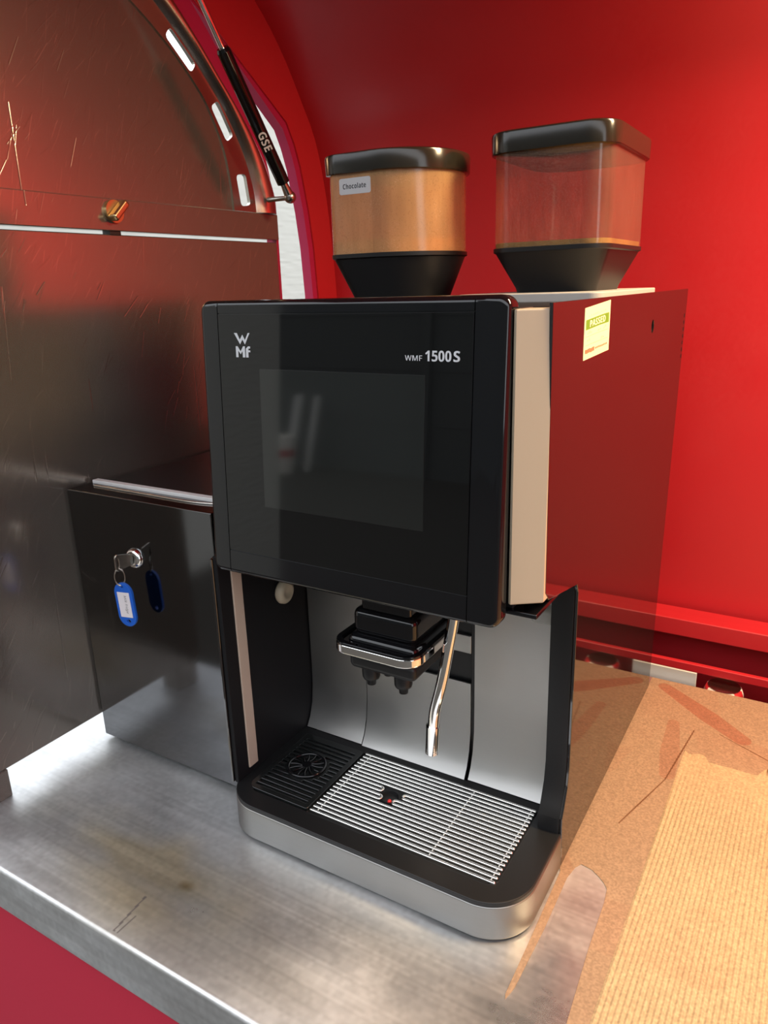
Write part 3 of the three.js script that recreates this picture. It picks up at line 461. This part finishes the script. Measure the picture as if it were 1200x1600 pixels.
{ const o = [[.3245, -.503], [.3245, -.099], [.3272, -.092], [.3291, -.012], [.3302, .052], [.3318, .056], [.3345, .044], [.3361, -.0214], [.3352, -.088], [.3380, -.1040], [.3417, -.1108], [.3530, -.1085], [.3616, -.1026], [.3672, -.0975], [.3712, -.092], [.3731, -.0755], [.3747, -.0224], [.3793, .052], [.384, .163], [1.2, .163], [1.2, -.503]];
  tag(mesh('counter_tan_layer', tanUV(prismY(new THREE.Shape(o.map(([x, z]) => V2(x, -z))), .0001, .0006)), M.layer), 'grainy tan film over the counter right of the coffee machine', 'layer'); }
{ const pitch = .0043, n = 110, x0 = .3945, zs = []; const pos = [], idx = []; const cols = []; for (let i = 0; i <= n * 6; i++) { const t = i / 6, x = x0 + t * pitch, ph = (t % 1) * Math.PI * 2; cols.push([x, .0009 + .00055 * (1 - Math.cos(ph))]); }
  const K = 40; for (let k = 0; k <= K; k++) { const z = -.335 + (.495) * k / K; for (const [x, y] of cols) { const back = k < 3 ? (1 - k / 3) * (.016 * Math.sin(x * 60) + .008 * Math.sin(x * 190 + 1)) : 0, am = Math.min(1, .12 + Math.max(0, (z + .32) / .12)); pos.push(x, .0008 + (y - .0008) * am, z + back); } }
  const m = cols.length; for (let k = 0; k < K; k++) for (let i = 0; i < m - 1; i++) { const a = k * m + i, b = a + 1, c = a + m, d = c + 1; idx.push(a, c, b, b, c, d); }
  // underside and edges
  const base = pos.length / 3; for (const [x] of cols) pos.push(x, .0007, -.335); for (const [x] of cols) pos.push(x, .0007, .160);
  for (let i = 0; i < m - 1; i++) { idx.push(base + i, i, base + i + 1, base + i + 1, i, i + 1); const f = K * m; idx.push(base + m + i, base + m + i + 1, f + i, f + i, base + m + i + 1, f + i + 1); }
  const g = new THREE.BufferGeometry(); g.setAttribute('position', new THREE.Float32BufferAttribute(pos, 3)); g.setIndex(idx); g.computeVertexNormals(); tanUV(g);
  M.mat = std({ color: lin(.62, .445, .25), map: tanTex, roughness: .5 });
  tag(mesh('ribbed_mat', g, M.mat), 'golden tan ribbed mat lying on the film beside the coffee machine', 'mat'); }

/* ================= odds and ends behind the counter ================= */
{ const sh = bx(-.3, 1.2, -.16, -.14, -.65, -.50, .001); tag(mesh('under_shelf', sh, M.black), 'black shelf in the gap behind the counter', 'shelf');
  const bd = bx(.296, .372, -.139, -.022, -.590, -.584, .001); tag(mesh('grey_board', bd, std({ color: lin(.70, .72, .73), roughness: .5 })), 'pale grey board standing in the gap behind the counter', 'board');
  const can = thing('tin_can', [.412, -.140, -.560], 'red and white can in the gap behind the counter', 'can'); const c = new THREE.LatheGeometry([[0, 0], [.024, 0], [.026, .004], [.026, .112], [.023, .120], [0, .120]].map(p => V2(...p)), 28); const ct = canvasTex(128, 32, (g, w, h) => { g.fillStyle = '#c22a32'; g.fillRect(0, 0, w, h); g.fillStyle = '#e8dfd8'; for (let i = 0; i < 5; i++) g.fillRect(i * 26 + 4, 0, 11, h); }); mesh('can_body', c, std({ map: ct, roughness: .35, metalness: .2 }), can); const cl = cyl(.0215, .0215, .002, 24); cl.translate(0, .1206, 0); mesh('can_lid', cl, M.nickel, can);
  const cab = (pts, label) => tag(mesh('cable', tube(pts, .0042, 50, 8), std({ color: lin(.22, .21, .20), roughness: .55 })), label, 'cable', 'cables behind the counter');
  cab([[.440, -.1355, -.555], [.455, -.07, -.548], [.475, -.0250, -.545], [.505, -.060, -.550], [.52, -.1355, -.555]], 'grey cable arching next to the red and white can behind the counter');
  cab([[.485, -.1355, -.575], [.490, -.06, -.570], [.500, -.012, -.566], [.540, -.010, -.566], [.60, -.05, -.570], [.62, -.1355, -.575]], 'grey cable with a wide flat-topped loop behind the counter');
}

/* ================= lamp ================= */
{ const lp = thing('ceiling_lamp', [LAMP.x, LAMP.y, LAMP.z], 'flat warm white ceiling lamp panel under the red roof', 'lamp');
  mesh('housing', bx(-LAMP.w / 2 - .012, LAMP.w / 2 + .012, .006, .034, -LAMP.d / 2 - .012, LAMP.d / 2 + .012, .003), M.white, lp);
  mesh('diffuser', bx(-LAMP.w / 2, LAMP.w / 2, .002, .0062, -LAMP.d / 2, LAMP.d / 2, .001), std({ color: lin(.8, .75, .6), emissive: WARM, emissiveIntensity: 3, roughness: .5 }), lp);
}

/* ================= outside: yard seen through the hatch and in reflections ================= */
const ground = structure('ground', bx(-24, 16, -1.35, -1.30, -12, 16, 0), std({ color: lin(.045, .038, .030), roughness: .9 }), 'brown yard ground outside the trailer', 'ground');
{ const hm = std({ color: lin(.085, .09, .085), roughness: .8 });
  const hall = thing('shed', [0, -1.30, 9.9], 'dark grey plank shed facing the trailer', 'shed'); for (let i = 0; i < 14; i++) { const p = bx(-22, 14, -.01 + i * .42, .42 + i * .42, -.03 + (i % 2) * .015, .06, .004); mesh('plank', p, hm, hall); } for (let i = 0; i < 11; i++) mesh('post', bx(-21 + i * 3.2, -20.85 + i * 3.2, 0, 5.8, -.12, -.031, .005), hm, hall);
  const pm = std({ color: lin(.42, .41, .38), roughness: .6 });
  for (const [x, w, word] of [[-7.10, .17, 'wider'], [-6.72, .11, 'narrower']]) { const g = bx(-w / 2, w / 2, 0, 1.30, -.03, .03, .004); g.rotateX(.38); g.rotateZ(.12); g.translate(x, -1.290, 9.2); tag(mesh('leaning_plank', g, pm), word + ' pale plank leaning on the dark shed', 'plank', 'planks leaning on the shed'); }
  const bk = thing('bucket', [-7.02, -1.30, 8.9], 'white and red tub standing before the dark shed', 'tub'); mesh('tub_body', new THREE.LatheGeometry([[0, 0], [.20, 0], [.235, .60], [.222, .60], [.188, .03], [0, .03]].map(p => V2(...p)), 28), std({ color: lin(.8, .76, .68), roughness: .6 }), bk); const bd = cyl(.221, .228, .12, 28, true); bd.translate(0, .33, 0); mesh('band', bd, std({ color: lin(.5, .06, .06), roughness: .5 }), bk);
  const yw = thing('yard_wall', [-3.2, -1.30, 0], 'pale grey rendered wall outside the arched hatch', 'wall'); mesh('render', bx(-.1, .1, 0, 3.05, -9, 4, .01), std({ color: lin(.46, .45, .40), roughness: .85, bumpMap: paintTex, bumpScale: .01 }), yw);
}
renderer.render(scene, camera);
